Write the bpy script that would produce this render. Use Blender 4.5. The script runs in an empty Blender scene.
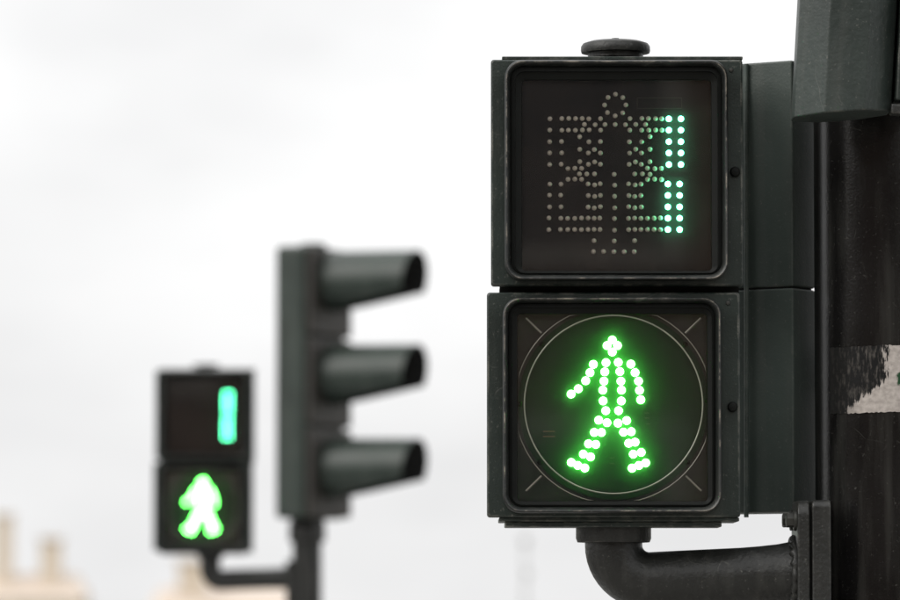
import bpy, bmesh, math, random
from mathutils import Vector, Matrix
random.seed(7)
R = math.radians
S = bpy.context.scene
COL = S.collection

# ------------------------------------------------------------------ camera
F = 5000.0                       # focal length in photo pixels (900 px wide): 200 mm on 36 mm
CAM_Z = 1.80
TH = math.atan(320.0 / F)        # the lens looks up by 3.7 degrees
cam = bpy.data.cameras.new('camera')
cam.lens = 200.0; cam.sensor_width = 36.0; cam.clip_start = 0.1; cam.clip_end = 6000
cam.dof.use_dof = True; cam.dof.focus_distance = 4.98; cam.dof.aperture_fstop = 8.3
cam.dof.aperture_blades = 0
co = bpy.data.objects.new('camera', cam); COL.objects.link(co)
co.location = (0, 0, CAM_Z); co.rotation_euler = (R(90) + TH, 0, 0)
S.camera = co

# ------------------------------------------------------------------ sky (overcast) and sun
SUN_EL, SUN_AZ = R(52), R(-75)   # azimuth from +Y, towards -X (left)
w = bpy.data.worlds.new('World'); S.world = w; w.use_nodes = True
nt = w.node_tree; nt.nodes.clear()
def nd(tree, t, **kw):
    n = tree.nodes.new(t)
    for k, v in kw.items(): setattr(n, k, v)
    return n
out = nd(nt, 'ShaderNodeOutputWorld'); bg = nd(nt, 'ShaderNodeBackground'); bg.inputs['Strength'].default_value = 0.1
sky = nd(nt, 'ShaderNodeTexSky', sky_type='NISHITA', sun_disc=False)
sky.sun_elevation = SUN_EL; sky.sun_rotation = SUN_AZ; sky.air_density = 1.0; sky.dust_density = 3.0
tc = nd(nt, 'ShaderNodeTexCoord')
mp = nd(nt, 'ShaderNodeMapping'); mp.inputs['Scale'].default_value = (1.0, 1.0, 2.2); mp.inputs['Location'].default_value = (3.3, 0.7, 1.9)
nz = nd(nt, 'ShaderNodeTexNoise'); nz.inputs['Scale'].default_value = 7.0; nz.inputs['Detail'].default_value = 4; nz.inputs['Roughness'].default_value = 0.5
cr = nd(nt, 'ShaderNodeValToRGB')
cr.color_ramp.elements[0].position = 0.30; cr.color_ramp.elements[0].color = (0.81, 0.81, 0.815, 1)
cr.color_ramp.elements[1].position = 0.62; cr.color_ramp.elements[1].color = (1.03, 1.03, 1.03, 1)
# overcast luminance: brighter towards the zenith
sep = nd(nt, 'ShaderNodeSeparateXYZ')
mx = nd(nt, 'ShaderNodeMath', operation='MAXIMUM'); mx.inputs[1].default_value = 0.0
ml = nd(nt, 'ShaderNodeMath', operation='MULTIPLY_ADD'); ml.inputs[1].default_value = 6.5; ml.inputs[2].default_value = 10.1
sc_ = nd(nt, 'ShaderNodeVectorMath', operation='SCALE')
mixs = nd(nt, 'ShaderNodeMix', data_type='RGBA'); mixs.inputs['Factor'].default_value = 0.97
L = nt.links.new
L(tc.outputs['Generated'], mp.inputs['Vector']); L(mp.outputs['Vector'], nz.inputs['Vector'])
L(nz.outputs['Fac'], cr.inputs['Fac']); L(tc.outputs['Generated'], sep.inputs['Vector'])
L(sep.outputs['Z'], mx.inputs[0]); L(mx.outputs[0], ml.inputs[0])
L(cr.outputs['Color'], sc_.inputs[0]); L(ml.outputs[0], sc_.inputs['Scale'])
L(sky.outputs['Color'], mixs.inputs['A']); L(sc_.outputs[0], mixs.inputs['B'])
L(mixs.outputs['Result'], bg.inputs['Color']); L(bg.outputs['Background'], out.inputs['Surface'])

sl = bpy.data.lights.new('sun', 'SUN'); sl.energy = 1.5; sl.angle = R(40); sl.color = (1.0, 0.965, 0.92)
so = bpy.data.objects.new('sun', sl); COL.objects.link(so)
sd = Vector((-0.70, -0.42, 0.60)).normalized()
so.rotation_euler = sd.to_track_quat('Z', 'Y').to_euler(); so.location = (-3, -3, 8)
sky.sun_elevation = math.asin(sd.z); sky.sun_rotation = math.atan2(sd.x, sd.y)

S.view_settings.view_transform = 'Standard'; S.view_settings.look = 'None'
S.view_settings.exposure = 0.0; S.view_settings.gamma = 1.0; S.view_settings.use_curve_mapping = False
S.render.engine = 'CYCLES'
S.cycles.use_denoising = True; S.cycles.max_bounces = 8; S.cycles.transparent_max_bounces = 12
S.cycles.sample_clamp_indirect = 6.0

# ------------------------------------------------------------------ helpers
def P(px, py, Y):
    """photo pixel -> the point on the vertical plane at distance Y"""
    u = (px - 450.0) / F; v = (300.0 - py) / F
    y = math.cos(TH) - math.sin(TH) * v; z = math.sin(TH) + math.cos(TH) * v
    t = Y / y
    return Vector((t * u, Y, CAM_Z + t * z))

class M:
    pass
def mat(name):
    m = bpy.data.materials.new(name); m.use_nodes = True
    t = m.node_tree; t.nodes.clear()
    o = nd(t, 'ShaderNodeOutputMaterial'); b = nd(t, 'ShaderNodeBsdfPrincipled')
    t.links.new(b.outputs[0], o.inputs['Surface'])
    return m, t, b
def ramp(t, src, p0, c0, p1, c1):
    r = nd(t, 'ShaderNodeValToRGB')
    r.color_ramp.elements[0].position = p0; r.color_ramp.elements[0].color = (*c0, 1)
    r.color_ramp.elements[1].position = p1; r.color_ramp.elements[1].color = (*c1, 1)
    t.links.new(src, r.inputs['Fac']); return r
def g3(v): return (v, v, v)

def paint(name, base, rough=0.42, dust=(0.20, 0.20, 0.18), dust_amt=0.5, bump=0.25, wear=0.8, wear_col=(0.30, 0.29, 0.25), bscale=420.0, streak=True):
    """weathered enamel: blotches, orange peel, dust specks, rubbed edges"""
    m, t, b = mat(name); K = t.links.new
    tc = nd(t, 'ShaderNodeTexCoord'); v = tc.outputs['Object']
    n1 = nd(t, 'ShaderNodeTexNoise'); n1.inputs['Scale'].default_value = 9; n1.inputs['Detail'].default_value = 6; K(v, n1.inputs['Vector'])
    r1 = ramp(t, n1.outputs['Fac'], 0.3, tuple(c * 0.72 for c in base), 0.72, tuple(c * 1.3 for c in base))
    # specks of dust
    n2 = nd(t, 'ShaderNodeTexNoise'); n2.inputs['Scale'].default_value = 260; n2.inputs['Detail'].default_value = 3; n2.inputs['Roughness'].default_value = 0.65; K(v, n2.inputs['Vector'])
    r2 = ramp(t, n2.outputs['Fac'], 0.63, g3(0), 0.75, g3(dust_amt))
    mx1 = nd(t, 'ShaderNodeMix', data_type='RGBA'); mx1.inputs['B'].default_value = (*dust, 1)
    K(r2.outputs['Color'], mx1.inputs['Factor']); K(r1.outputs['Color'], mx1.inputs['A'])
    # film of grime, running down
    mpn = nd(t, 'ShaderNodeMapping'); mpn.inputs['Scale'].default_value = (60, 60, 5); K(v, mpn.inputs['Vector'])
    n3 = nd(t, 'ShaderNodeTexNoise'); n3.inputs['Scale'].default_value = 1.0; n3.inputs['Detail'].default_value = 5; K(mpn.outputs[0], n3.inputs['Vector'])
    r3 = ramp(t, n3.outputs['Fac'], 0.5, g3(0), 0.85, g3(0.32 if streak else 0.0))
    mx2 = nd(t, 'ShaderNodeMix', data_type='RGBA'); mx2.inputs['B'].default_value = (*[c * 0.6 for c in dust], 1)
    K(r3.outputs['Color'], mx2.inputs['Factor']); K(mx1.outputs['Result'], mx2.inputs['A'])
    src = mx2.outputs['Result']
    ns = nd(t, 'ShaderNodeTexNoise'); ns.inputs['Scale'].default_value = 17; ns.inputs['Detail'].default_value = 1.5; ns.inputs['Distortion'].default_value = .6; K(v, ns.inputs['Vector'])
    sa = nd(t, 'ShaderNodeMath', operation='SUBTRACT'); K(ns.outputs['Fac'], sa.inputs[0]); sa.inputs[1].default_value = .5
    sb = nd(t, 'ShaderNodeMath', operation='ABSOLUTE'); K(sa.outputs[0], sb.inputs[0])
    rs_ = ramp(t, sb.outputs[0], 0.002, g3(1), 0.006, g3(0))
    nm = nd(t, 'ShaderNodeTexNoise'); nm.inputs['Scale'].default_value = 23; nm.inputs['Detail'].default_value = 3; K(v, nm.inputs['Vector'])
    rm = ramp(t, nm.outputs['Fac'], .57, g3(0), .66, g3(.55 * dust_amt))
    sm = nd(t, 'ShaderNodeMath', operation='MULTIPLY'); K(rs_.outputs['Color'], sm.inputs[0]); K(rm.outputs['Color'], sm.inputs[1])
    mxs = nd(t, 'ShaderNodeMix', data_type='RGBA'); mxs.inputs['B'].default_value = (*dust, 1); K(sm.outputs[0], mxs.inputs['Factor']); K(src, mxs.inputs['A']); src = mxs.outputs['Result']
    if wear > 0:
        bv = nd(t, 'ShaderNodeBevel', samples=4); bv.inputs['Radius'].default_value = 0.0022
        ge = nd(t, 'ShaderNodeNewGeometry')
        dt = nd(t, 'ShaderNodeVectorMath', operation='DOT_PRODUCT'); K(bv.outputs[0], dt.inputs[0]); K(ge.outputs['Normal'], dt.inputs[1])
        re = ramp(t, dt.outputs['Value'], 0.90, g3(1), 0.995, g3(0))
        n4 = nd(t, 'ShaderNodeTexNoise'); n4.inputs['Scale'].default_value = 45; n4.inputs['Detail'].default_value = 5; n4.inputs['Roughness'].default_value = 0.7; K(v, n4.inputs['Vector'])
        r4 = ramp(t, n4.outputs['Fac'], 0.47, g3(0), 0.62, g3(wear))
        mm = nd(t, 'ShaderNodeMath', operation='MULTIPLY'); K(re.outputs['Color'], mm.inputs[0]); K(r4.outputs['Color'], mm.inputs[1])
        mx3 = nd(t, 'ShaderNodeMix', data_type='RGBA'); mx3.inputs['B'].default_value = (*wear_col, 1)
        K(mm.outputs[0], mx3.inputs['Factor']); K(src, mx3.inputs['A']); src = mx3.outputs['Result']
    K(src, b.inputs['Base Color'])
    rr = ramp(t, n1.outputs['Fac'], 0.25, g3(rough * 0.8), 0.75, g3(min(1, rough * 1.25))); K(rr.outputs['Color'], b.inputs['Roughness'])
    n5 = nd(t, 'ShaderNodeTexNoise'); n5.inputs['Scale'].default_value = bscale; n5.inputs['Detail'].default_value = 2; K(v, n5.inputs['Vector'])
    n6 = nd(t, 'ShaderNodeTexNoise'); n6.inputs['Scale'].default_value = 38; n6.inputs['Detail'].default_value = 3; K(v, n6.inputs['Vector'])
    ad = nd(t, 'ShaderNodeMath', operation='MULTIPLY_ADD'); K(n6.outputs['Fac'], ad.inputs[0]); ad.inputs[1].default_value = 1.6; K(n5.outputs['Fac'], ad.inputs[2])
    bp = nd(t, 'ShaderNodeBump'); bp.inputs['Strength'].default_value = bump; bp.inputs['Distance'].default_value = 0.001
    K(ad.outputs[0], bp.inputs['Height']); K(bp.outputs[0], b.inputs['Normal'])
    return m

def simple(name, col, rough=0.6, metal=0.0, var=0.25, scale=40, bump=0.0, spec=0.5):
    m, t, b = mat(name); K = t.links.new
    tc = nd(t, 'ShaderNodeTexCoord'); n = nd(t, 'ShaderNodeTexNoise'); n.inputs['Scale'].default_value = scale; n.inputs['Detail'].default_value = 5
    K(tc.outputs['Object'], n.inputs['Vector'])
    r = ramp(t, n.outputs['Fac'], 0.3, tuple(c * (1 - var) for c in col), 0.7, tuple(min(1, c * (1 + var)) for c in col))
    K(r.outputs['Color'], b.inputs['Base Color']); b.inputs['Roughness'].default_value = rough; b.inputs['Metallic'].default_value = metal
    b.inputs['Specular IOR Level'].default_value = spec
    if bump:
        bp = nd(t, 'ShaderNodeBump'); bp.inputs['Strength'].default_value = bump; bp.inputs['Distance'].default_value = 0.002
        K(n.outputs['Fac'], bp.inputs['Height']); K(bp.outputs[0], b.inputs['Normal'])
    return m
def emit(name, col, s):
    m, t, b = mat(name)
    b.inputs['Base Color'].default_value = (*col, 1); b.inputs['Roughness'].default_value = 0.4
    b.inputs['Emission Color'].default_value = (*col, 1); b.inputs['Emission Strength'].default_value = s
    return m
def pane_mat(name, tint=(1, 1, 1), dirt=0.06, rough=0.08, gain=1.0):
    """clear cover: lets light through, mirrors a little, carries dust"""
    m = bpy.data.materials.new(name); m.use_nodes = True; t = m.node_tree; t.nodes.clear(); K = t.links.new
    o = nd(t, 'ShaderNodeOutputMaterial')
    tr = nd(t, 'ShaderNodeBsdfTransparent'); tr.inputs['Color'].default_value = (*tint, 1)
    gl = nd(t, 'ShaderNodeBsdfGlossy'); gl.inputs['Roughness'].default_value = rough; gl.inputs['Color'].default_value = (gain, gain, gain, 1)
    fr = nd(t, 'ShaderNodeFresnel'); fr.inputs['IOR'].default_value = 1.45
    m1 = nd(t, 'ShaderNodeMixShader'); K(fr.outputs[0], m1.inputs[0]); K(tr.outputs[0], m1.inputs[1]); K(gl.outputs[0], m1.inputs[2])
    df = nd(t, 'ShaderNodeBsdfDiffuse'); df.inputs['Color'].default_value = (0.26, 0.195, 0.155, 1)
    tl = nd(t, 'ShaderNodeBsdfTranslucent'); tl.inputs['Color'].default_value = (0.5, 0.5, 0.5, 1)  # translucent share of the dust, put in for a halo round lit LEDs
    md = nd(t, 'ShaderNodeMixShader'); md.inputs[0].default_value = 0.5; K(df.outputs[0], md.inputs[1]); K(tl.outputs[0], md.inputs[2])
    tc = nd(t, 'ShaderNodeTexCoord'); n = nd(t, 'ShaderNodeTexNoise'); n.inputs['Scale'].default_value = 14; n.inputs['Detail'].default_value = 8; n.inputs['Roughness'].default_value = 0.62
    n.inputs['Distortion'].default_value = 1.2
    K(tc.outputs['Object'], n.inputs['Vector'])
    r = ramp(t, n.outputs['Fac'], 0.38, g3(dirt * 0.15), 0.72, g3(dirt))
    m2 = nd(t, 'ShaderNodeMixShader'); K(r.outputs['Color'], m2.inputs[0]); K(m1.outputs[0], m2.inputs[1]); K(md.outputs[0], m2.inputs[2])
    K(m2.outputs[0], o.inputs['Surface']); return m

M.green = paint('dark_green_enamel', (0.017, 0.026, 0.0215))
M.side = paint('faded_green_enamel', (0.052, 0.069, 0.060), rough=0.5, bump=0.2)
M.box = paint('grey_green_enamel', (0.030, 0.041, 0.036), rough=0.5, bump=0.6, bscale=150)
M.pole = paint('black_pole_paint', (0.0065, 0.006, 0.0058), rough=0.22, dust_amt=0.25, bump=0.15, wear=0.0)
M.iron = paint('cast_iron_paint', (0.015, 0.0155, 0.014), rough=0.42, bump=0.7, bscale=230, dust_amt=0.35, wear=0.6)
M.rim = paint('rim_plastic', (0.011, 0.013, 0.012), rough=0.35, bump=0.1, wear=1.0, wear_col=(0.42, 0.37, 0.30))
M.black = simple('black_gasket', (0.005, 0.006, 0.005), rough=0.6, spec=0.2)
M.board = simple('led_board_brown', (0.014, 0.0105, 0.0095), spec=0.25, rough=0.5, var=0.2, scale=12)
M.boardg = simple('led_board_olive', (0.018, 0.036, 0.020), spec=0.3, rough=0.55, var=0.15, scale=12)
M.boardc = simple('corner_plate', (0.034, 0.033, 0.025), rough=0.6, var=0.25, scale=30)
M.ledoff = simple('unlit_led_resin', (1.0, 0.87, 0.73), rough=0.28, var=0.06, scale=300, spec=0.8)
M.ledman = emit('lit_green_led', (0.12, 1.0, 0.12), 44.0)
M.leddig = emit('lit_teal_led', (0.10, 1.0, 0.46), 27.0)
M.lens = simple('lens_edge', (0.24, 0.25, 0.19), rough=0.35, var=0.2)  # cream base colour stands in for sky reflected on the bevelled edge
M.lens2 = simple('lens_edge_dim', (0.15, 0.14, 0.11), rough=0.45, var=0.2)
M.mark = simple('pcb_mark', (0.16, 0.075, 0.055), rough=0.6)
M.outline = simple('pcb_outline', (0.055, 0.044, 0.036), rough=0.6)
M.pane = pane_mat('clear_cover', dirt=0.06, rough=0.03)
M.paneg = pane_mat('clear_cover_round', dirt=0.020, rough=0.04)
M.steel = simple('zinc_bolt', (0.06, 0.06, 0.055), rough=0.45, metal=0.6)

def setp(o, label=None, cat=None, group=None, kind=None):
    if label: o['label'] = label
    if cat: o['category'] = cat
    if group: o['group'] = group
    if kind: o['kind'] = kind
    return o
def worldloc(o):
    v = Vector((0, 0, 0))
    while o is not None: v += o.location; o = o.parent
    return v
def root(name, loc, label, cat, group=None):
    e = bpy.data.objects.new(name, None); COL.objects.link(e); e.location = loc; e.empty_display_size = 0.05
    return setp(e, label, cat, group)
def link(name, bm, m, parent=None, smooth=None, bevel=0.0, segs=2):
    """one bmesh in world coordinates -> one mesh object under parent (parents are unrotated while building)"""
    bmesh.ops.recalc_face_normals(bm, faces=bm.faces[:])
    if bevel > 0:
        eds = [e for e in bm.edges if len(e.link_faces) == 2 and e.calc_face_angle(0) > R(25)]
        bmesh.ops.bevel(bm, geom=eds, offset=bevel, segments=segs, profile=0.5, affect='EDGES', clamp_overlap=True)
    off = worldloc(parent) if parent else Vector((0, 0, 0))
    ctr = Vector((0, 0, 0))
    for v in bm.verts: ctr += v.co
    ctr /= max(1, len(bm.verts))
    for v in bm.verts: v.co -= ctr
    me = bpy.data.meshes.new(name); bm.to_mesh(me); bm.free()
    if m: me.materials.append(m)
    if smooth is not None:
        me.shade_smooth()
        me.set_sharp_from_angle(angle=R(smooth))
    o = bpy.data.objects.new(name, me); COL.objects.link(o); o.parent = parent; o.location = ctr - off
    if smooth is not None and bevel > 0:
        wn = o.modifiers.new('weighted_normal', 'WEIGHTED_NORMAL'); wn.keep_sharp = True; wn.weight = 100
    return o
def grid_faces(bm, rings, close_ring=True, cap0=False, cap1=False):
    rv = [[bm.verts.new(p) for p in r] for r in rings]
    n = len(rv[0])
    for a, b in zip(rv, rv[1:]):
        for i in range(n if close_ring else n - 1):
            j = (i + 1) % n
            bm.faces.new((a[i], a[j], b[j], b[i]))
    if cap0: bm.faces.new(rv[0][::-1])
    if cap1: bm.faces.new(rv[-1])
    return rv
def box(bm, x0, x1, y0, y1, z0, z1):
    vs = [bm.verts.new((x, y, z)) for x in (x0, x1) for y in (y0, y1) for z in (z0, z1)]
    for f in ((0, 1, 3, 2), (4, 6, 7, 5), (0, 4, 5, 1), (2, 3, 7, 6), (0, 2, 6, 4), (1, 5, 7, 3)):
        bm.faces.new([vs[i] for i in f])
def bxo(name, m, parent, x0, x1, y0, y1, z0, z1, bevel=0.0, smooth=None, segs=2):
    bm = bmesh.new(); box(bm, x0, x1, y0, y1, z0, z1); return link(name, bm, m, parent, smooth, bevel, segs)
def rr(x0, x1, z0, z1, r, y, n=8):
    pts = []
    for cx, cz, a0 in ((x1 - r, z1 - r, 0), (x0 + r, z1 - r, 90), (x0 + r, z0 + r, 180), (x1 - r, z0 + r, 270)):
        for k in range(n + 1):
            a = R(a0 + 90.0 * k / n); pts.append(Vector((cx + r * math.cos(a), y, cz + r * math.sin(a))))
    return pts
def tube(bm, path, radii, n=24, cap=True):
    """round bar along a path"""
    rings = []; pts = [Vector(p) for p in path]
    up = None
    for i, p in enumerate(pts):
        d = (pts[min(i + 1, len(pts) - 1)] - pts[max(i - 1, 0)]).normalized()
        if up is None:
            up = Vector((0, 0, 1)) if abs(d.z) < 0.9 else Vector((0, 1, 0))
        s = d.cross(up).normalized(); up = s.cross(d).normalized()
        r = radii[i] if isinstance(radii, (list, tuple)) else radii
        rings.append([p + (s * math.cos(2 * math.pi * k / n) + up * math.sin(2 * math.pi * k / n)) * r for k in range(n)])
    grid_faces(bm, rings, True, cap, cap)
def lathe(bm, c, axis, prof, n=32):
    """prof: (radius, height along axis)"""
    axis = Vector(axis).normalized(); a = axis.orthogonal().normalized(); b = axis.cross(a)
    grid_faces(bm, [[Vector(c) + axis * h + (a * math.cos(2 * math.pi * k / n) + b * math.sin(2 * math.pi * k / n)) * max(r, 1e-5) for k in range(n)] for r, h in prof], True, True, True)
def prism(bm, foot, z0, z1):
    grid_faces(bm, [[Vector((x, y, z)) for x, y in foot] for z in (z0, z1)], True, True, True)

# ------------------------------------------------------------------ ground, road, pavements (below the frame)
def ground_mat(name, c0, c1, scale, bump=0.3):
    m, t, b = mat(name); K = t.links.new
    tc = nd(t, 'ShaderNodeTexCoord'); n = nd(t, 'ShaderNodeTexNoise'); n.inputs['Scale'].default_value = scale; n.inputs['Detail'].default_value = 8
    K(tc.outputs['Object'], n.inputs['Vector']); r = ramp(t, n.outputs['Fac'], 0.3, c0, 0.7, c1); K(r.outputs['Color'], b.inputs['Base Color'])
    b.inputs['Roughness'].default_value = 0.85
    bp = nd(t, 'ShaderNodeBump'); bp.inputs['Strength'].default_value = bump; bp.inputs['Distance'].default_value = 0.01
    K(n.outputs['Fac'], bp.inputs['Height']); K(bp.outputs[0], b.inputs['Normal']); return m
def sheet(name, m, x0, x1, y0, y1, z):
    bm = bmesh.new(); vs = [bm.verts.new(p) for p in ((x0, y0, z), (x1, y0, z), (x1, y1, z), (x0, y1, z))]; bm.faces.new(vs)
    return setp(link(name, bm, m), kind='structure')
sheet('ground', ground_mat('dry_grass_ground', (0.07, 0.075, 0.04), (0.13, 0.12, 0.08), 0.3), -2500, 2500, -2500, 2500, 0.0)
sheet('road', ground_mat('asphalt', (0.04, 0.04, 0.042), (0.065, 0.064, 0.062), 60), -120, 120, 6.2, 12.4, 0.004)
stone = ground_mat('paving', (0.20, 0.19, 0.175), (0.28, 0.27, 0.25), 25)
for nm, y0, y1 in (('pavement', -8, 6.0), ('pavement', 12.6, 17.5)):
    setp(bxo(nm, stone, None, -120, 120, y0, y1, -0.1, 0.12), kind='structure')
kerbm = ground_mat('kerb_granite', (0.26, 0.26, 0.25), (0.36, 0.35, 0.34), 80)
for y0, y1 in ((6.003, 6.2), (12.4, 12.597)):
    setp(bxo('kerb', kerbm, None, -120, 120, y0, y1, -0.1, 0.125, 0.01), kind='structure')
white = ground_mat('road_paint', (0.62, 0.62, 0.60), (0.78, 0.78, 0.76), 40, 0.1)
for k in range(7):
    y = 6.5 + 0.82 * k
    setp(sheet('crossing_stripe', white, -3.0, 0.2, y, y + 0.45, 0.008), kind='structure')
PAVE = 0.12

# ------------------------------------------------------------------ the pedestrian signal (near)
Y0 = 5.0
FRONT = P(614, 521, Y0)
sig = root('pedestrian_signal', FRONT, 'large two-section pedestrian signal with lit green walking figure, on elbow pipe arm from black pole', 'traffic light', 'pedestrian signals with lit green figure and countdown')

def led_mesh(name, r, h, m, n=14, k=4):
    bm = bmesh.new()
    rings = []
    for j in range(k):
        a = math.pi / 2 * j / k
        rings.append([Vector((r * math.cos(a) * math.cos(2 * math.pi * i / n), -h * math.sin(a), r * math.cos(a) * math.sin(2 * math.pi * i / n))) for i in range(n)])
    rv = grid_faces(bm, rings)
    top = bm.verts.new((0, -h, 0))
    for i in range(n): bm.faces.new((rv[-1][i], rv[-1][(i + 1) % n], top))
    bmesh.ops.recalc_face_normals(bm, faces=bm.faces[:])
    me = bpy.data.meshes.new(name); bm.to_mesh(me); bm.free(); me.materials.append(m); me.shade_smooth(); return me
LED_OFF = led_mesh('unlit_led', 0.0025, 0.0028, M.ledoff, 10, 3)
LED_DIG = led_mesh('lit_led', 0.0029, 0.0034, M.leddig)
LED_MAN = led_mesh('green_led', 0.0041, 0.0048, M.ledman)
def led(me, px, py, Y, parent, name='led'):
    o = bpy.data.objects.new(name, me); COL.objects.link(o); o.parent = parent
    o.location = P(px, py, Y) - worldloc(parent); return o

def W(px, py, dy=0.0): return P(px, py, Y0 + dy)
def rect(x0, x1, y0, y1, dy=0.0):
    """photo rectangle on the plane Y0+dy -> world x0, x1, z0, z1"""
    a, b = W(x0, y1, dy), W(x1, y0, dy); return a.x, b.x, a.z, b.z

def module(fx, rimr, glass, tag):
    """one section: housing behind, door flange, rounded rim, gasket, board"""
    x0, x1, z0, z1 = rect(*fx)
    # housing: set-back body, edges a little smaller than the door
    bm = bmesh.new(); box(bm, x0 + 0.011, x1 - 0.002, Y0 + 0.0125, Y0 + 0.098, z0 + 0.002, z1 - 0.0015)
    link('housing', bm, M.green, sig, 40, 0.004)
    # door flange: a plate with a rounded opening
    rx0, rx1, rz0, rz1 = rect(*rimr)
    out_b = rr(x0, x1, z0, z1, 0.003, Y0 + 0.012); out_f = rr(x0, x1, z0, z1, 0.003, Y0 + 0.0015)
    out_c = rr(x0 + .0015, x1 - .0015, z0 + .0015, z1 - .0015, 0.003, Y0)
    inn_f = rr(rx0 + .001, rx1 - .001, rz0 + .001, rz1 - .001, 0.018, Y0); inn_b = rr(rx0 + .001, rx1 - .001, rz0 + .001, rz1 - .001, 0.018, Y0 + 0.012)
    bm = bmesh.new(); grid_faces(bm, [out_b, out_f, out_c, inn_f, inn_b, out_b]); bmesh.ops.remove_doubles(bm, verts=bm.verts[:], dist=1e-6)
    door = link('door_frame', bm, M.green, sig, 35)
    # rim standing proud of the door
    def lp(i, y, r): return rr(rx0 + i, rx1 - i, rz0 + i, rz1 - i, r, Y0 + y)
    bm = bmesh.new()
    prof = [(0.0, -0.001, .018), (0.0, -0.016, .018), (0.0008, -0.0185, .0175), (0.002, -0.0195, .0165), (0.0033, -0.0187, .0155), (0.0045, -0.016, .0145), (0.0060, -0.011, .0135), (0.0062, -0.0012, .013)]
    grid_faces(bm, [lp(*p) for p in prof] + [lp(*prof[0])]); bmesh.ops.remove_doubles(bm, verts=bm.verts[:], dist=1e-6)
    link('rim', bm, M.rim, sig, 50)
    # second, inner lip and the tapering gasket down to the cover
    gx0, gx1, gz0, gz1 = rect(*glass, -0.004)
    def gp(f, y, r): return rr(rx0 + .0064 + (gx0 - rx0 - .0064) * f, rx1 - .0064 + (gx1 - rx1 + .0064) * f, rz0 + .0064 + (gz0 - rz0 - .0064) * f, rz1 - .0064 + (gz1 - rz1 + .0064) * f, r, Y0 + y)
    bm = bmesh.new()
    grid_faces(bm, [gp(0, .001, .012), gp(0.02, -.0105, .012), gp(0.35, -.0115, .010), gp(0.42, -.0085, .009), gp(0.95, -.006, .005), gp(1.0, -.004, .004), gp(1.0, .001, .004)])
    link('gasket', bm, M.black, sig, 30)
    # board at the bottom of the recess
    bx0, bx1, bz0, bz1 = gx0 - .004, gx1 + .004, gz0 - .004, gz1 + .004
    return (gx0, gx1, gz0, gz1), (bx0, bx1, bz0, bz1), door

# upper section: countdown
g, b_, dup_ = module((491, 742.5, 59.5, 286), (504.5, 727, 61.5, 281.5), (522, 711, 80, 271), 'upper')
BY = 0.0035
board = bxo('countdown_board', M.board, sig, b_[0], b_[1], Y0 + BY, Y0 + BY + 0.004, b_[2], b_[3])
board['label'] = 'black countdown display of small dots with lit teal figure one'
OFF = []
def row(y, xs, crop=80):
    for x in xs: OFF.append((530 + x / 5.294, crop + y / 5.294))
for x, y in ((453, 76), (413, 93), (491, 93), (396, 132), (509, 132), (411, 173), (491, 173), (452, 190)): row(y, [x])
for y in (204, 265): row(y, [105, 168, 204, 240, 277, 312, 374, 529, 592, 628, 664, 697])
row(235, [288, 344, 397, 452, 505, 559, 612])
row(300, [264, 636]); row(326, [105, 168, 312, 374, 526, 590]); row(367, [264, 341, 558, 636])
row(386, [105, 168, 310, 373, 526, 590]); row(433, [263, 341, 557, 635]); row(447, [105, 166, 310, 373, 526, 590])
row(468, [202, 237, 274, 622, 660, 695]); row(498, [263, 301, 341, 447, 554, 595, 635]); row(525, [200, 238, 274, 622, 660, 695])
for y in (74, 134, 195): row(y, [104, 163, 308, 372, 523, 588], 170); row(y + 5, [341, 447, 555], 170)
for y in (255, 315): row(y, [101, 162, 199, 237, 272, 308, 340, 370, 522, 554, 587, 622, 657, 690], 170); row(y + 3, [447], 170)
row(375, [338, 446, 553], 170); row(432, [337, 391, 445, 498, 553], 170)
for x, y in OFF: led(LED_OFF, x + random.uniform(-.25, .25), y + random.uniform(-.25, .25), Y0 + BY, board, 'unlit_led')
DIG = [(530 + x / 5.294, 80 + y / 5.294) for y in (205, 265, 326, 386, 447) for x in (735, 799)] + \
      [(530 + x / 5.294, 170 + y / 5.294) for y in (74, 134, 195, 255, 315) for x in (730, 792)]
for x, y in DIG: led(LED_DIG, x, y, Y0 + BY, board, 'lit_led')
# faint printed outline on the board
x0, x1, z0, z1 = rect(637, 682, 97.5, 108.5, BY)
bm = bmesh.new(); t_ = .0006
box(bm, x0, x1, Y0 + BY - .0008, Y0 + BY, z1 - t_, z1); box(bm, x0, x1, Y0 + BY - .0008, Y0 + BY, z0, z0 + t_)
box(bm, x0, x0 + t_, Y0 + BY - .0008, Y0 + BY, z0 + t_, z1 - t_); box(bm, x1 - t_, x1, Y0 + BY - .0008, Y0 + BY, z0 + t_, z1 - t_)
link('printed_outline', bm, M.outline, board)
bxo('cover_pane', M.pane, sig, g[0], g[1], Y0 - .0045, Y0 - .0030, g[2], g[3])

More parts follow.
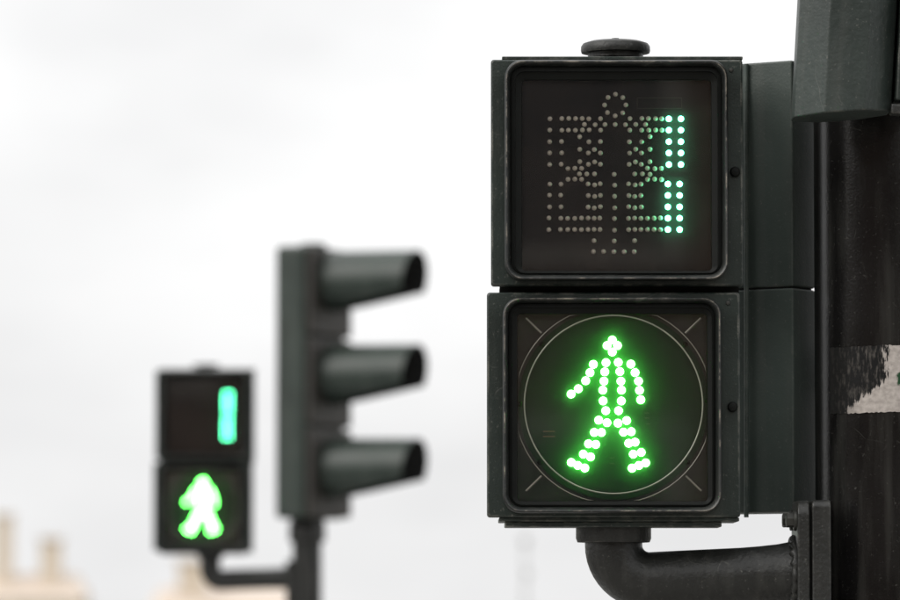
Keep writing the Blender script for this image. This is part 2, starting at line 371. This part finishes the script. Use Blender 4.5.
# lower section: walking figure
g, b_, dlow = module((487, 739.5, 292.5, 517.5), (502.5, 720.5, 298, 513.5), (517.5, 707, 314, 501.5), 'lower')
bxo('corner_plate', M.boardc, sig, b_[0], b_[1], Y0 + .005, Y0 + .008, b_[2], b_[3])
def dpos(px, py, dy): return W(px, py, dy)
LC = W(613.5, 404.5, BY)
bm = bmesh.new(); lathe(bm, LC, (0, -1, 0), [(.0955, -.0013), (.0955, 0.0)], 72)
disc = link('figure_board', bm, M.boardg, sig, 40)
MAN3 = [(467, 150), (428, 192), (506, 192), (467, 240), (325, 333), (300, 395), (268, 456), (213, 516), (158, 556), (420, 320), (411, 389), (405, 459), (396, 526),
        (512, 318), (524, 387), (532, 459), (536, 526), (606, 331), (638, 395), (664, 459), (671, 528)]
MAN4 = [(354, 40), (475, 40), (605, 32), (372, 105), (457, 105), (325, 168), (380, 185), (453, 188), (511, 171), (295, 250), (343, 250), (490, 248), (542, 245),
        (257, 326), (305, 330), (525, 322), (567, 315), (222, 395), (270, 413), (555, 395), (608, 383), (142, 450), (185, 470), (232, 487), (547, 488), (593, 470), (638, 453)]
MAN = [(550 + x / 7.5, 320 + y / 7.5) for x, y in MAN3] + [(550 + x / 6.667, 395 + y / 6.667) for x, y in MAN4]
for x, y in MAN: led(LED_MAN, x, y, Y0 + BY, disc, 'green_led')
for x, y, ww in ((549, 431.5, 12), (549, 436.5, 12), (612, 458, 5), (612, 463.5, 5), (647, 413, 5), (647, 418, 5), (648, 424, 4)):
    q = W(x, y, BY); bxo('printed_mark', M.mark if x < 560 else M.outline, disc, q.x - ww * .0005, q.x + ww * .0005, Y0 + BY - .0004, Y0 + BY + .0004, q.z - .0007, q.z + .0007)
def ringo(name, r0, r1, y, h, m, clip=None):
    bm = bmesh.new(); c = W(613.5, 404.5, y); n = 96
    rings = []
    for rad, yy in ((r0, 0), (r0, -h * .7), ((r0 + r1) / 2, -h), (r1, -h * .7), (r1, 0)):
        pts = []
        for k in range(n):
            a = 2 * math.pi * k / n; x, z = c.x + rad * math.cos(a), c.z + rad * math.sin(a)
            if clip: x = min(max(x, clip[0]), clip[1]); z = min(max(z, clip[2]), clip[3])
            pts.append(Vector((x, c.y + yy, z)))
        rings.append(pts)
    grid_faces(bm, rings + [rings[0]]); bmesh.ops.remove_doubles(bm, verts=bm.verts[:], dist=1e-6)
    return link(name, bm, m, sig, 40)
ringo('lens_ring', .0885, .0899, -.0046, .0018, M.lens)
cl = (g[0] + .001, g[1] - .001, g[2] + .001, g[3] - .001)
ringo('lens_seat', .0985, .0996, -.0046, .0012, M.lens2, cl)
for sx in (-1, 1):
    for sz in (-1, 1):
        c = W(613.5, 404.5, -.0049); a = Vector((c.x + sx * .072, c.y - .0005, c.z + sz * .0715)); e = Vector((c.x + sx * .0875, c.y - .0005, c.z + sz * .0865))
        bm = bmesh.new(); tube(bm, [a, e], .0010, 8); link('corner_rib', bm, M.lens2, sig, 60)
for a in (40, 140, 218, 322, 2, 180):
    c = W(613.5, 404.5, BY); q = c + Vector((.0940 * math.cos(R(a)), -.0005, .0940 * math.sin(R(a))))
    bm = bmesh.new(); lathe(bm, q, (0, -1, 0), [(.0026, -.001), (.0026, .0006), (.0016, .0012)], 12); link('lens_clip', bm, M.black, sig, 40)
bxo('cover_pane', M.paneg, sig, g[0], g[1], Y0 - .0045, Y0 - .0030, g[2], g[3])

# top plate, cap, middle joint, bottom lip, hinge screws
x0, x1, z0, z1 = rect(502, 743, 56.3, 59.0)
bxo('top_plate', M.green, sig, x0, x1, Y0 + .004, Y0 + .100, z0, z1 + .0005, .0008)
c = W(615.5, 56, .045)
bm = bmesh.new(); lathe(bm, c, (0, 0, 1), [(.028, -.002), (.028, .0025), (.0345, .003), (.0352, .005), (.0350, .0095), (.0330, .0125), (.026, .0148), (.014, .0163), (.004, .0168), (.0035, .0182), (0, .0185)], 48)
link('top_cap', bm, M.iron, sig, 35)
x0, x1, z0, z1 = rect(500, 740, 284, 295)
bxo('section_joint', M.black, sig, x0, x1, Y0 + .02, Y0 + .09, z0, z1)
x0, x1, z0, z1 = rect(499, 739.5, 517.2, 521.5); bxo('bottom_plate', M.green, sig, x0, x1, Y0 + .003, Y0 + .10, z0, z1 - .0003, .001)
x0, x1, z0, z1 = rect(505, 722, 521.5, 527.0); bxo('drip_lip', M.green, sig, x0, x1, Y0 + .006, Y0 + .07, z0, z1 - .0002, .001)
for px, py in ((735, 172), (732.5, 407), (731, 70), (728, 303)):
    big = py in (172, 407)
    q = W(px, py); bm = bmesh.new(); k = 1.0 if big else 0.45
    lathe(bm, q + Vector((0, .001, 0)), (0, -1, 0), [(.0052 * k, 0), (.0052 * k, .003 * k), (.0040 * k, .0055 * k), (.0012 * k, .0062 * k)], 20)
    link('hinge_screw', bm, M.black if big else M.steel, sig, 40)

# elbow arm
def arm(parent, sx, elbow_z, end_x, end_dz, y, r, collar_r, ztop, zcol, bend):
    """pipe that drops from a collar below the signal and turns to the pole"""
    bm = bmesh.new(); lathe(bm, (sx, y, 0), (0, 0, 1), [(collar_r * .93, ztop), (collar_r, ztop - .003), (collar_r, zcol + .004), (collar_r * .96, zcol), (r, zcol - .0005)], 40)
    link('collar', bm, M.iron, parent, 40)
    path = [(sx, y, zcol + .002), (sx, y, elbow_z + bend + .002)]
    for k in range(1, 13):
        a = math.pi / 2 * k / 12; path.append((sx + bend * (1 - math.cos(a)), y, elbow_z + bend - bend * math.sin(a)))
    for k in range(1, 9): path.append((sx + bend + (end_x - sx - bend) * k / 8, y, elbow_z + end_dz * k / 8))
    n = len(path); rad = [r] * (n - 3) + [r * 1.02, r * 1.06, r * 1.15]
    bm = bmesh.new(); tube(bm, path, rad, 36); link('elbow_pipe', bm, M.iron, parent, 50)
AY = Y0 + .050
c0 = P(613.5, 518, AY); c1 = P(613.5, 542.5, AY); e0 = P(645, 581, AY); e1 = P(797, 574, AY)
arm(sig, c0.x, e0.z, e1.x, e1.z - e0.z, AY, .0290, .0380, c0.z - .004, c1.z, .036)
bm = bmesh.new(); wr = .0345; nw = 60
tube(bm, [(e1.x - .0035 + .0012 * math.sin(k * 2.3), AY + wr * math.cos(2 * math.pi * k / nw), e1.z + wr * math.sin(2 * math.pi * k / nw)) for k in range(nw + 1)], [.0042 + .0011 * math.sin(k * 1.9) for k in range(nw + 1)], 10)
link('weld_bead', bm, M.iron, sig, 60)
# saddle clamp bolted on the pole
a = P(797, 500, AY - .04); b2 = P(831, 655, AY - .04)
def plate(name, x0, x1, y0, y1, z0, z1, r, m, parent):
    """plate whose broad face looks along x, corners rounded"""
    bm = bmesh.new(); pts = rr(y0, y1, z0, z1, r, 0)
    grid_faces(bm, [[Vector((x, p.x, p.z)) for p in pts] for x in (x0, x1)], True, True, True)
    return link(name, bm, m, parent, 40, .0022, 3)
plate('clamp_plate', a.x, a.x + .0125, Y0 + .004, Y0 + .094, b2.z, a.z - .0005, .016, M.iron, sig)
plate('clamp_saddle', a.x + .0145, b2.x, Y0 + .002, Y0 + .100, b2.z - .002, a.z, .008, M.iron, sig)
bxo('clamp_gasket', M.black, sig, a.x + .0110, a.x + .0160, Y0 + .010, Y0 + .092, b2.z + .004, a.z - .005)
for py, yy in ((520.5, .022), (520.5, .078), (638, .022), (638, .078)):
    q = P(797, py, Y0 + yy); q.x = a.x; q.y = Y0 + yy
    bm = bmesh.new(); lathe(bm, q, (-1, 0, 0), [(.0105, -.001), (.0105, .0025), (.0095, .003)], 24); lathe(bm, q, (-1, 0, 0), [(.0075, .0025), (.0075, .0095), (.0062, .0105)], 6)
    link('bolt', bm, M.steel, sig, 30, .0004)

# ------------------------------------------------------------------ near pole
PR = 0.062; PYc = Y0 + .10
tan_px = (815.0 - 450) / F
pole_x = tan_px * PYc + PR * math.sqrt(1 + tan_px ** 2)
pole = root('signal_pole', (pole_x, PYc, PAVE), 'thick black steel pole carrying the large pedestrian signal and torn white sticker', 'pole')
bm = bmesh.new(); lathe(bm, (pole_x, PYc, 0), (0, 0, 1), [(PR, PAVE - .02), (PR, 1.0), (PR, 2.0), (PR, 3.2), (PR * .98, 3.21)], 96); link('post', bm, M.pole, pole, 40)
bm = bmesh.new(); lathe(bm, (pole_x, PYc, 0), (0, 0, 1), [(.16, PAVE), (.16, PAVE + .02), (.095, PAVE + .03), (.075, PAVE + .22), (PR + .002, PAVE + .25)], 48); link('base_flange', bm, M.iron, pole, 30)
bm = bmesh.new(); lathe(bm, (pole_x, PYc, 0), (0, 0, 1), [(PR + .004, 3.205), (PR + .004, 3.235), (.04, 3.26), (.002, 3.268)], 48); link('post_cap', bm, M.pole, pole, 40)

# torn sticker wrapped on the pole
def sticker_mat():
    m, t, b = mat('torn_sticker'); K = t.links.new
    at = nd(t, 'ShaderNodeAttribute', attribute_name='uvs'); sp = nd(t, 'ShaderNodeSeparateXYZ'); K(at.outputs['Vector'], sp.inputs[0])
    n1 = nd(t, 'ShaderNodeTexNoise'); n1.inputs['Scale'].default_value = 1.0; n1.inputs['Detail'].default_value = 6; n1.inputs['Roughness'].default_value = .65
    mp1 = nd(t, 'ShaderNodeMapping'); mp1.inputs['Scale'].default_value = (26, 5, 1); K(at.outputs['Vector'], mp1.inputs[0]); K(mp1.outputs[0], n1.inputs['Vector'])
    n2 = nd(t, 'ShaderNodeTexNoise'); n2.inputs['Scale'].default_value = 16.0; n2.inputs['Detail'].default_value = 7; K(at.outputs['Vector'], n2.inputs['Vector'])
    # printed dark wood: dark left of a ragged slanting edge
    def ma(op, a, b_=None, c=None):
        n = nd(t, 'ShaderNodeMath', operation=op)
        for i, v in enumerate((a, b_, c)):
            if v is None: continue
            if isinstance(v, (int, float)): n.inputs[i].default_value = v
            else: K(v, n.inputs[i])
        return n.outputs[0]
    # u 0..1 left to right of visible print, v 0 bottom 1 top ; edge position u_e = 0.40 + 0.34*smoothstep(v)
    ss = nd(t, 'ShaderNodeMapRange', interpolation_type='SMOOTHSTEP'); K(sp.outputs['Y'], ss.inputs['Value']); ss.inputs['From Min'].default_value = 0.0; ss.inputs['From Max'].default_value = .55
    ss.inputs['To Min'].default_value = .30; ss.inputs['To Max'].default_value = .80
    jag = ma('MULTIPLY', ma('SUBTRACT', n1.outputs['Fac'], .5), .48)
    d = ma('SUBTRACT', ma('ADD', sp.outputs['X'], jag), ss.outputs[0])
    edge = ramp(t, ma('MULTIPLY_ADD', d, 14.0, .5), 0.2, g3(0), 0.8, g3(1))
    dark = ramp(t, n1.outputs['Fac'], .50, (.010, .010, .010), .78, (.16, .145, .13))
    pale = ramp(t, n2.outputs['Fac'], .3, (.38, .34, .31), .65, (.56, .51, .47))
    mx_ = nd(t, 'ShaderNodeMix', data_type='RGBA'); K(edge.outputs['Color'], mx_.inputs['Factor']); K(dark.outputs['Color'], mx_.inputs['A']); K(pale.outputs['Color'], mx_.inputs['B'])
    # fade to scraped paint at the far left
    le = nd(t, 'ShaderNodeMapRange'); K(sp.outputs['X'], le.inputs['Value']); le.inputs['From Min'].default_value = .05; le.inputs['From Max'].default_value = .45; le.inputs['To Min'].default_value = .0; le.inputs['To Max'].default_value = 1
    mx2 = nd(t, 'ShaderNodeMix', data_type='RGBA'); K(le.outputs[0], mx2.inputs['Factor']); mx2.inputs['A'].default_value = (.012, .012, .011, 1); K(mx_.outputs['Result'], mx2.inputs['B'])
    # green print at the right
    vc = nd(t, 'ShaderNodeVectorMath', operation='DISTANCE'); K(at.outputs['Vector'], vc.inputs[0]); vc.inputs[1].default_value = (1.09, .50, 0)
    gr = ramp(t, ma('ADD', vc.outputs['Value'], ma('MULTIPLY', ma('SUBTRACT', n2.outputs['Fac'], .5), .12)), .13, g3(1), .16, g3(0))
    mx3 = nd(t, 'ShaderNodeMix', data_type='RGBA'); K(gr.outputs['Color'], mx3.inputs['Factor']); K(mx2.outputs['Result'], mx3.inputs['A']); mx3.inputs['B'].default_value = (.02, .07, .03, 1)
    K(mx3.outputs['Result'], b.inputs['Base Color']); b.inputs['Roughness'].default_value = .5; b.inputs['Specular IOR Level'].default_value = .2
    bp = nd(t, 'ShaderNodeBump'); bp.inputs['Strength'].default_value = .4; bp.inputs['Distance'].default_value = .0008; K(n2.outputs['Fac'], bp.inputs['Height']); K(bp.outputs[0], b.inputs['Normal'])
    return m
zt = P(870, 345.5, PYc - PR).z; zb = P(870, 412, PYc - PR).z
bm = bmesh.new(); nu, nv = 60, 16; rs = PR + .0007
lay = bm.verts.layers.float_vector.new('uvs')
a_l, a_r = R(-52), R(78)          # angle round the pole, 0 faces the camera
def ang_of_px(px):               # where a photo column meets the pole front
    return math.asin(max(-1, min(1, ((px - 450) / F * (PYc - PR * .7) - pole_x) / PR)))
u0, u1 = ang_of_px(824), ang_of_px(900)
vs = []
for i in range(nu + 1):
    colv = []
    a = a_l + (a_r - a_l) * i / nu
    for j in range(nv + 1):
        f = j / nv
        jit = (random.uniform(-.0007, .0007) if j in (0, nv) else 0)
        v = bm.verts.new((pole_x + rs * math.sin(a), PYc - rs * math.cos(a), zb + (zt - zb) * f + jit + .0012 * math.sin(a * 2)))
        v[lay] = Vector((((pole_x + PR * math.sin(a)) - (pole_x + PR * math.sin(u0))) / (PR * (math.sin(u1) - math.sin(u0))), f, 0)); colv.append(v)
    vs.append(colv)
for i in range(nu):
    for j in range(nv): bm.faces.new((vs[i][j], vs[i + 1][j], vs[i + 1][j + 1], vs[i][j + 1]))
st = link('torn_sticker', bm, sticker_mat(), None, 60)
setp(st, 'torn pale sticker with dark ragged print wrapped round the thick black pole', 'sticker')

# ------------------------------------------------------------------ second signal seen edge-on beside the pole
an = R(33); A = Vector((P(793, 300, Y0 + .10).x, Y0 + .10))
dl = Vector((-math.cos(an), math.sin(an))); dr = Vector((math.sin(an), math.cos(an)))
B = A + dl * .16; C = A + dr * .0468; D = C + (dr * .012 + dl * .03); E = B + dr * .058
def foot(o=0.0):
    c = (A + B + C + D + E) / 5
    return [(p.x, p.y) for p in [q + (c - q).normalized() * o for q in (A, C, D, E, B)]]
zt = P(793, 60, Y0 + .10).z; zm = P(793, 287, Y0 + .10).z; zb = P(793, 512.5, Y0 + .10).z
s2 = root('pedestrian_signal', (A.x, A.y, zb), 'plain green back of a two-section signal turned away, between lit signal and black pole', 'traffic light')
for nm, z0, z1 in (('upper_housing', zm + .0008, zt), ('lower_housing', zb, zm - .0008)):
    bm = bmesh.new(); prism(bm, foot(), z0, z1); link(nm, bm, M.side, s2, 35, .0022, 3)
bm = bmesh.new(); prism(bm, foot(.004), zm - .004, zm + .004); link('section_joint', bm, M.black, s2)
for z0, z1 in ((zb + .006, zm - .006), (zm + .006, zt - .006)):      # display side, away from the lens
    n_ = (E - D).normalized(); o_ = Vector((n_.y, -n_.x));
    if o_.y < 0: o_ = -o_
    p0 = D + n_ * .012; p1 = E - n_ * .012
    bm = bmesh.new(); prism(bm, [(p0.x, p0.y), (p1.x, p1.y), (p1.x + o_.x * .02, p1.y + o_.y * .02), (p0.x + o_.x * .02, p0.y + o_.y * .02)], z0, z1); link('door_frame', bm, M.green, s2, 35, .002)
hq0, hq1 = P(746.3, 517.5, Y0 + .126), P(746.3, 64, Y0 + .126)
bm = bmesh.new(); tube(bm, [hq0, hq1], .0024, 14); link('flange_strip', bm, M.side, s2, 50)  # round bar added for the flange strip and its edge highlight
# strap that ties it to the pole
bxo('mounting_strap', M.iron, s2, A.x + .03, pole_x - .03, PYc + .066, PYc + .078, zm - .10, zm - .06, .001)

# ------------------------------------------------------------------ chamfered housing high on the pole
rO = .0525
cx = (842.5 - 450) / F * (Y0 - .03); cy = Y0 - .030
zbo = P(842, 111.5, cy - rO * .92).z
hs = root('signal_housing', (cx, cy, zbo), 'chamfered grey-green signal housing fixed high on the thick black pole, cut by the frame', 'traffic light')
bm = bmesh.new(); fo = [(cx + rO * math.cos(R(22.5 + 45 * k)), cy + rO * math.sin(R(22.5 + 45 * k))) for k in range(8)]
prism(bm, fo, zbo, zbo + .76)
for v in bm.verts:
    if v.co.z < zbo + .1: v.co.z += (v.co.x - cx) * .13
link('housing', bm, M.box, hs, 50, .0022, 3)
fx0 = cx + rO * .93; 
bxo('door_frame', M.green, hs, fx0 + .002, fx0 + .010, cy - .036, cy + .060, zbo + .016, zbo + .75, .002)
bxo('door', M.green, hs, fx0 + .0125, fx0 + .050, cy - .030, cy + .060, zbo + .014, zbo + .75, .003)
bxo('door_seal', M.black, hs, fx0 + .009, fx0 + .0135, cy - .024, cy + .055, zbo + .018, zbo + .745)
bxo('door_hinge', M.iron, hs, fx0 - .002, fx0 + .03, cy - .034, cy - .010, zbo + .0025, zbo + .0125, .002)
bm = bmesh.new(); lathe(bm, (cx, cy, 0), (0, 0, 1), [(.03, zbo + .755), (.05, zbo + .762), (.045, zbo + .78), (.002, zbo + .785)], 32); link('top_cap', bm, M.iron, hs, 40)
for z in (.06, .68):
    bxo('mounting_strap', M.iron, hs, cx + .005, cx + .035, cy + .045, PYc - .05, zbo + z, zbo + z + .04, .002)
hs.rotation_euler = (0, R(3.4), 0)

# ------------------------------------------------------------------ far pole with its two signals
YF = 12.75
far = sig.copy(); COL.objects.link(far); far.location = P(203, 552, YF) ; far.rotation_euler = (0, 0, R(-5))
far['label'] = 'small blurred two-section pedestrian signal with lit green figure on the slim far pole'
skip = {'elbow_pipe', 'collar', 'clamp_plate', 'weld_bead', 'clamp_saddle', 'clamp_gasket', 'bolt', 'lens_clip', 'unlit_led', 'printed_mark', 'printed_outline', 'hinge_screw'}
for ch in list(sig.children):
    if ch.name.split('.')[0] in skip: continue
    c = ch.copy(); COL.objects.link(c); c.parent = far
    if ch.name.startswith('top_cap'): c.scale.z = .55; c.location.z -= .004
    for gch in list(ch.children):
        if gch.name.split('.')[0] in skip: continue
        d = gch.copy(); COL.objects.link(d); d.parent = c
far.rotation_euler = (0, 0, 0)
fp = far.location
pfx = P(306.5, 560, YF).x; PRF = .0415
pz = lambda py: P(300, py, YF).z
arm(far, fp.x + .016, pz(580), pfx - PRF * .7, .006, YF + .05, .0265, .034, fp.z - .004, pz(558), .03)
bxo('clamp_plate', M.iron, far, pfx - PRF - .012, pfx - PRF + .02, YF + .012, YF + .088, pz(606), pz(560), .004)
fpole = root('signal_pole', (pfx, YF + .05, PAVE), 'slim dark pole out of focus carrying the three-lamp vehicle signal', 'pole')
bm = bmesh.new(); lathe(bm, (pfx, YF + .05, 0), (0, 0, 1), [(PRF, PAVE - .02), (PRF, 1.0), (PRF * .9, pz(516))], 48); link('post', bm, M.iron, fpole, 40)
bm = bmesh.new(); lathe(bm, (pfx, YF + .05, 0), (0, 0, 1), [(.13, PAVE), (.13, PAVE + .02), (.06, PAVE + .03), (PRF + .002, PAVE + .2)], 32); link('base_flange', bm, M.iron, fpole, 30)
bm = bmesh.new(); lathe(bm, (pfx, YF + .05, 0), (0, 0, 1), [(PRF + .001, pz(542)), (PRF + .006, pz(540)), (PRF + .006, pz(526)), (PRF + .003, pz(520)), (PRF, pz(517.5))], 32); link('post_collar', bm, M.iron, fpole, 40)

# three-lamp vehicle signal
ztop, zbot = pz(247), pz(519)
veh = root('traffic_signal', (pfx, YF + .05, zbot), 'three-lamp vehicle traffic signal with long hoods, out of focus beside the small pedestrian signal', 'traffic light')
M.far = paint('vehicle_signal_green', (0.025, 0.037, 0.030), rough=0.4, bump=.1, wear=0)
M.doorb = simple('vehicle_signal_door', (0.026, 0.023, 0.019), rough=.55)
M.red = simple('red_lens', (0.16, 0.012, 0.01), rough=.2); M.amber = simple('amber_lens', (0.22, 0.09, 0.01), rough=.2); M.grn = simple('green_lens', (0.01, 0.09, 0.05), rough=.2)
vx, vy = pfx - .004, YF + .05
hx = -.030                                   # local: signal faces +x, later turned towards the camera
HB = (ztop - zbot) / 3; M.hoodin = simple('hood_inside_black', (0.008, 0.008, 0.008), rough=.8)
bxo('back_housing', M.far, veh, vx + hx, vx + hx + .085, vy - .115, vy + .115, zbot, ztop, .012, 40, 3)
bm = bmesh.new(); lathe(bm, (vx + .02, vy, 0), (0, 0, 1), [(.035, ztop - .002), (.035, ztop + .008), (.028, ztop + .012), (.002, ztop + .013)], 24); link('top_cap', bm, M.far, veh, 40)
LV, RV = .232, .0780
for k, ml_ in enumerate((M.red, M.amber, M.grn)):
    zc = pz(251.0 + 93.5 * k) - RV
    x0 = vx + hx + .0855
    dz = ztop - HB * (k + .5)
    dr_ = bxo('lamp_door', M.doorb, veh, x0, x0 + .022, vy - .110, vy + .110, dz - HB / 2 + .004, dz + HB / 2 - .004, .008, 40)
    bm = bmesh.new(); lathe(bm, (x0 + .0225, vy, zc), (1, 0, 0), [(.071, 0), (.071, .004), (.06, .012), (.034, .018), (.002, .02)], 40); link('lens', bm, ml_, dr_, 40)
    bm = bmesh.new(); n, kx = 40, 16; rings = []
    for j in range(kx + 1):
        f = j / kx; x = x0 + .0225 + LV * f; r = RV * (1 - .05 * f); zcut = -RV + .048 * f
        amax = math.acos(max(-1, zcut / r)) if zcut > -r else math.pi
        amax = min(amax, math.pi * .985)
        rings.append([Vector((x + (.012 * math.cos(-amax + 2 * amax * i / n) * f), vy + r * math.sin(-amax + 2 * amax * i / n), zc + r * math.cos(-amax + 2 * amax * i / n))) for i in range(n + 1)])
    rin = [[Vector((p.x, vy + (p.y - vy) * .965, zc + (p.z - zc) * .965)) for p in r_] for r_ in rings]
    ro = grid_faces(bm, rings, False); ri = grid_faces(bm, rin, False)
    for i in range(n): bm.faces.new((ro[-1][i], ro[-1][i + 1], ri[-1][i + 1], ri[-1][i])); bm.faces.new((ro[0][i], ro[0][i + 1], ri[0][i + 1], ri[0][i]))
    for j in range(kx):
        for e in (0, n): bm.faces.new((ro[j][e], ro[j + 1][e], ri[j + 1][e], ri[j][e]))
    ins = set(v for r_ in ri for v in r_)
    marks = [all(v in ins for v in f_.verts) for f_ in bm.faces]
    hd = link('hood', bm, M.far, veh, 50); hd.data.materials.append(M.hoodin)
    for p_, k_ in zip(hd.data.polygons, marks): p_.material_index = 1 if k_ else 0
veh.rotation_euler = (0, 0, R(-26))

# ------------------------------------------------------------------ things far behind
M.plaster = simple('cream_plaster', (0.78, 0.68, 0.57), rough=.9, var=.08, scale=.4)
M.tile = simple('pale_clay_tile', (0.62, 0.53, 0.45), rough=.9, var=.15, scale=1.5)
M.pink = simple('pink_plaster', (0.74, 0.63, 0.57), rough=.9, var=.08, scale=.4)
M.glassw = simple('window_glass', (0.03, 0.035, 0.04), rough=.1)
M.stonec = simple('chimney_plaster', (0.68, 0.58, 0.47), rough=.9, var=.1, scale=1)
def house(x0px, x1px, eave_px, ridge_px, Y, wallm, chim, label):
    a, b = P(x0px, eave_px, Y), P(x1px, eave_px, Y); zr = P(x0px, ridge_px, Y).z; dep = 12.0; ze = a.z
    h = root('far_house', ((a.x + b.x) / 2, Y + dep / 2, 0), label, 'building')
    bxo('wall', wallm, h, a.x, b.x, Y, Y + dep, 0, ze)
    bm = bmesh.new(); o = .5; xs = (a.x - o, b.x + o); ym = Y + dep / 2
    vs = [bm.verts.new(p) for p in ((xs[0], Y - o, ze), (xs[1], Y - o, ze), (xs[1], Y + dep + o, ze), (xs[0], Y + dep + o, ze), (xs[0] + 1.5, ym, zr), (xs[1] - 1.5, ym, zr))]
    for f in ((0, 1, 5, 4), (2, 3, 4, 5), (1, 2, 5), (3, 0, 4), (3, 2, 1, 0)): bm.faces.new([vs[i] for i in f])
    roof = link('roof', bm, M.tile, h)
    for px, wpx, tpx in chim:
        c = P(px, tpx, Y + 4); hw = wpx / 2 / F * Y
        bm = bmesh.new(); box(bm, c.x - hw, c.x + hw, Y + 3, Y + 3 + 2 * hw, ze + .05, c.z - .4); link('chimney', bm, M.stonec, roof)
        bm = bmesh.new(); box(bm, c.x - hw * 1.2, c.x + hw * 1.2, Y + 3 - hw * .2, Y + 3 + 2.2 * hw, c.z - .395, c.z); link('chimney_cap', bm, M.tile, roof)
    n = max(2, int((b.x - a.x) / 3.2))
    for i in range(n):
        x = a.x + (i + .5) * (b.x - a.x) / n
        for z in (1.0, 4.0):
            if z + 1.5 > ze - .3: continue
            wn = bxo('window', wallm, h, x - .62, x + .62, Y - .08, Y + .03, z, z + 1.5); bxo('pane', M.glassw, wn, x - .5, x + .5, Y - .10, Y - .081, z + .12, z + 1.38)
    return h
house(-110, 82, 600, 574, 620, M.plaster, ((4, 17, 514), (51, 20, 538)), 'cream plastered far house with two stout chimneys, very blurred at the skyline')
house(150, 300, 611, 588, 660, M.pink, ((192, 27, 560),), 'pinkish far house with one wide chimney, very blurred beneath the small pedestrian signal')
lx = P(525, 600, 150)
lamp = root('street_lamp', (lx.x, 150, 0), 'faint slim lamp post far away under the large signal, lantern on top', 'street lamp')
zl = lambda py: P(525, py, 150).z
M.lampm = simple('lamp_grey', (0.45, 0.45, 0.45), rough=.6)
bm = bmesh.new(); tube(bm, [(lx.x, 150, 0), (lx.x, 150, zl(546))], [.07, .03], 16); link('post', bm, M.lampm, lamp, 40)
bm = bmesh.new(); lathe(bm, (lx.x, 150, zl(546)), (0, 0, 1), [(.05, 0), (.12, .18), (.14, .20), (.05, .30), (.01, .36)], 16); link('lantern', bm, M.lampm, lamp, 40)
bm = bmesh.new(); lathe(bm, (lx.x + .05, 149.9, zl(574)), (0, -1, 0), [(.11, 0), (.11, .02)], 24); link('sign_plate', bm, M.lampm, lamp, 40)

# ------------------------------------------------------------------ unseen buildings added behind the viewer for covers and paint to mirror
def facade(x0, x1, Y, H, wallm, roofm, label, cols, rows):
    h = root('unseen_building', ((x0 + x1) / 2, Y, 0), label, 'building')
    bxo('wall', wallm, h, x0, x1, Y - 11, Y, 0, H)
    bm = bmesh.new(); ym = Y - 5.5; o = .4
    vs = [bm.verts.new(p) for p in ((x0 - o, Y + o, H), (x1 + o, Y + o, H), (x1 + o, Y - 11 - o, H), (x0 - o, Y - 11 - o, H), (x0 + 2, ym, H + 3), (x1 - 2, ym, H + 3))]
    for f in ((0, 1, 5, 4), (2, 3, 4, 5), (1, 2, 5), (3, 0, 4), (3, 2, 1, 0)): bm.faces.new([vs[i] for i in f])
    link('roof', bm, roofm, h)
    for i in range(cols):
        for j in range(rows):
            x = x0 + (i + .5) * (x1 - x0) / cols; z = 1.2 + j * (H - 1.5) / rows
            wn = bxo('window', M.wframe, h, x - .65, x + .65, Y - .02, Y + .06, z, z + 1.7); bxo('pane', M.glassw, wn, x - .52, x + .52, Y + .061, Y + .07, z + .13, z + 1.57)
M.wframe = simple('window_frame_paint', (0.45, 0.42, 0.38), rough=.6)
M.brick = simple('brown_brick', (0.16, 0.10, 0.075), rough=.9, var=.25, scale=6)
M.ochre = simple('dark_ochre_plaster', (0.20, 0.15, 0.11), rough=.9, var=.15, scale=1)
M.slate = simple('slate_roof', (0.07, 0.07, 0.075), rough=.7)
facade(-52, -17, -15, 7.0, M.ochre, M.slate, 'unseen ochre plastered building with slate roof, added for reflections', 9, 2)
facade(-14, 12, -17, 9.0, M.brick, M.slate, 'unseen brown brick building, added to be mirrored in the signal covers', 8, 3)
facade(14.5, 50, -15, 7.5, M.ochre, M.slate, 'unseen long ochre building beside the brick one, added for reflections', 10, 2)
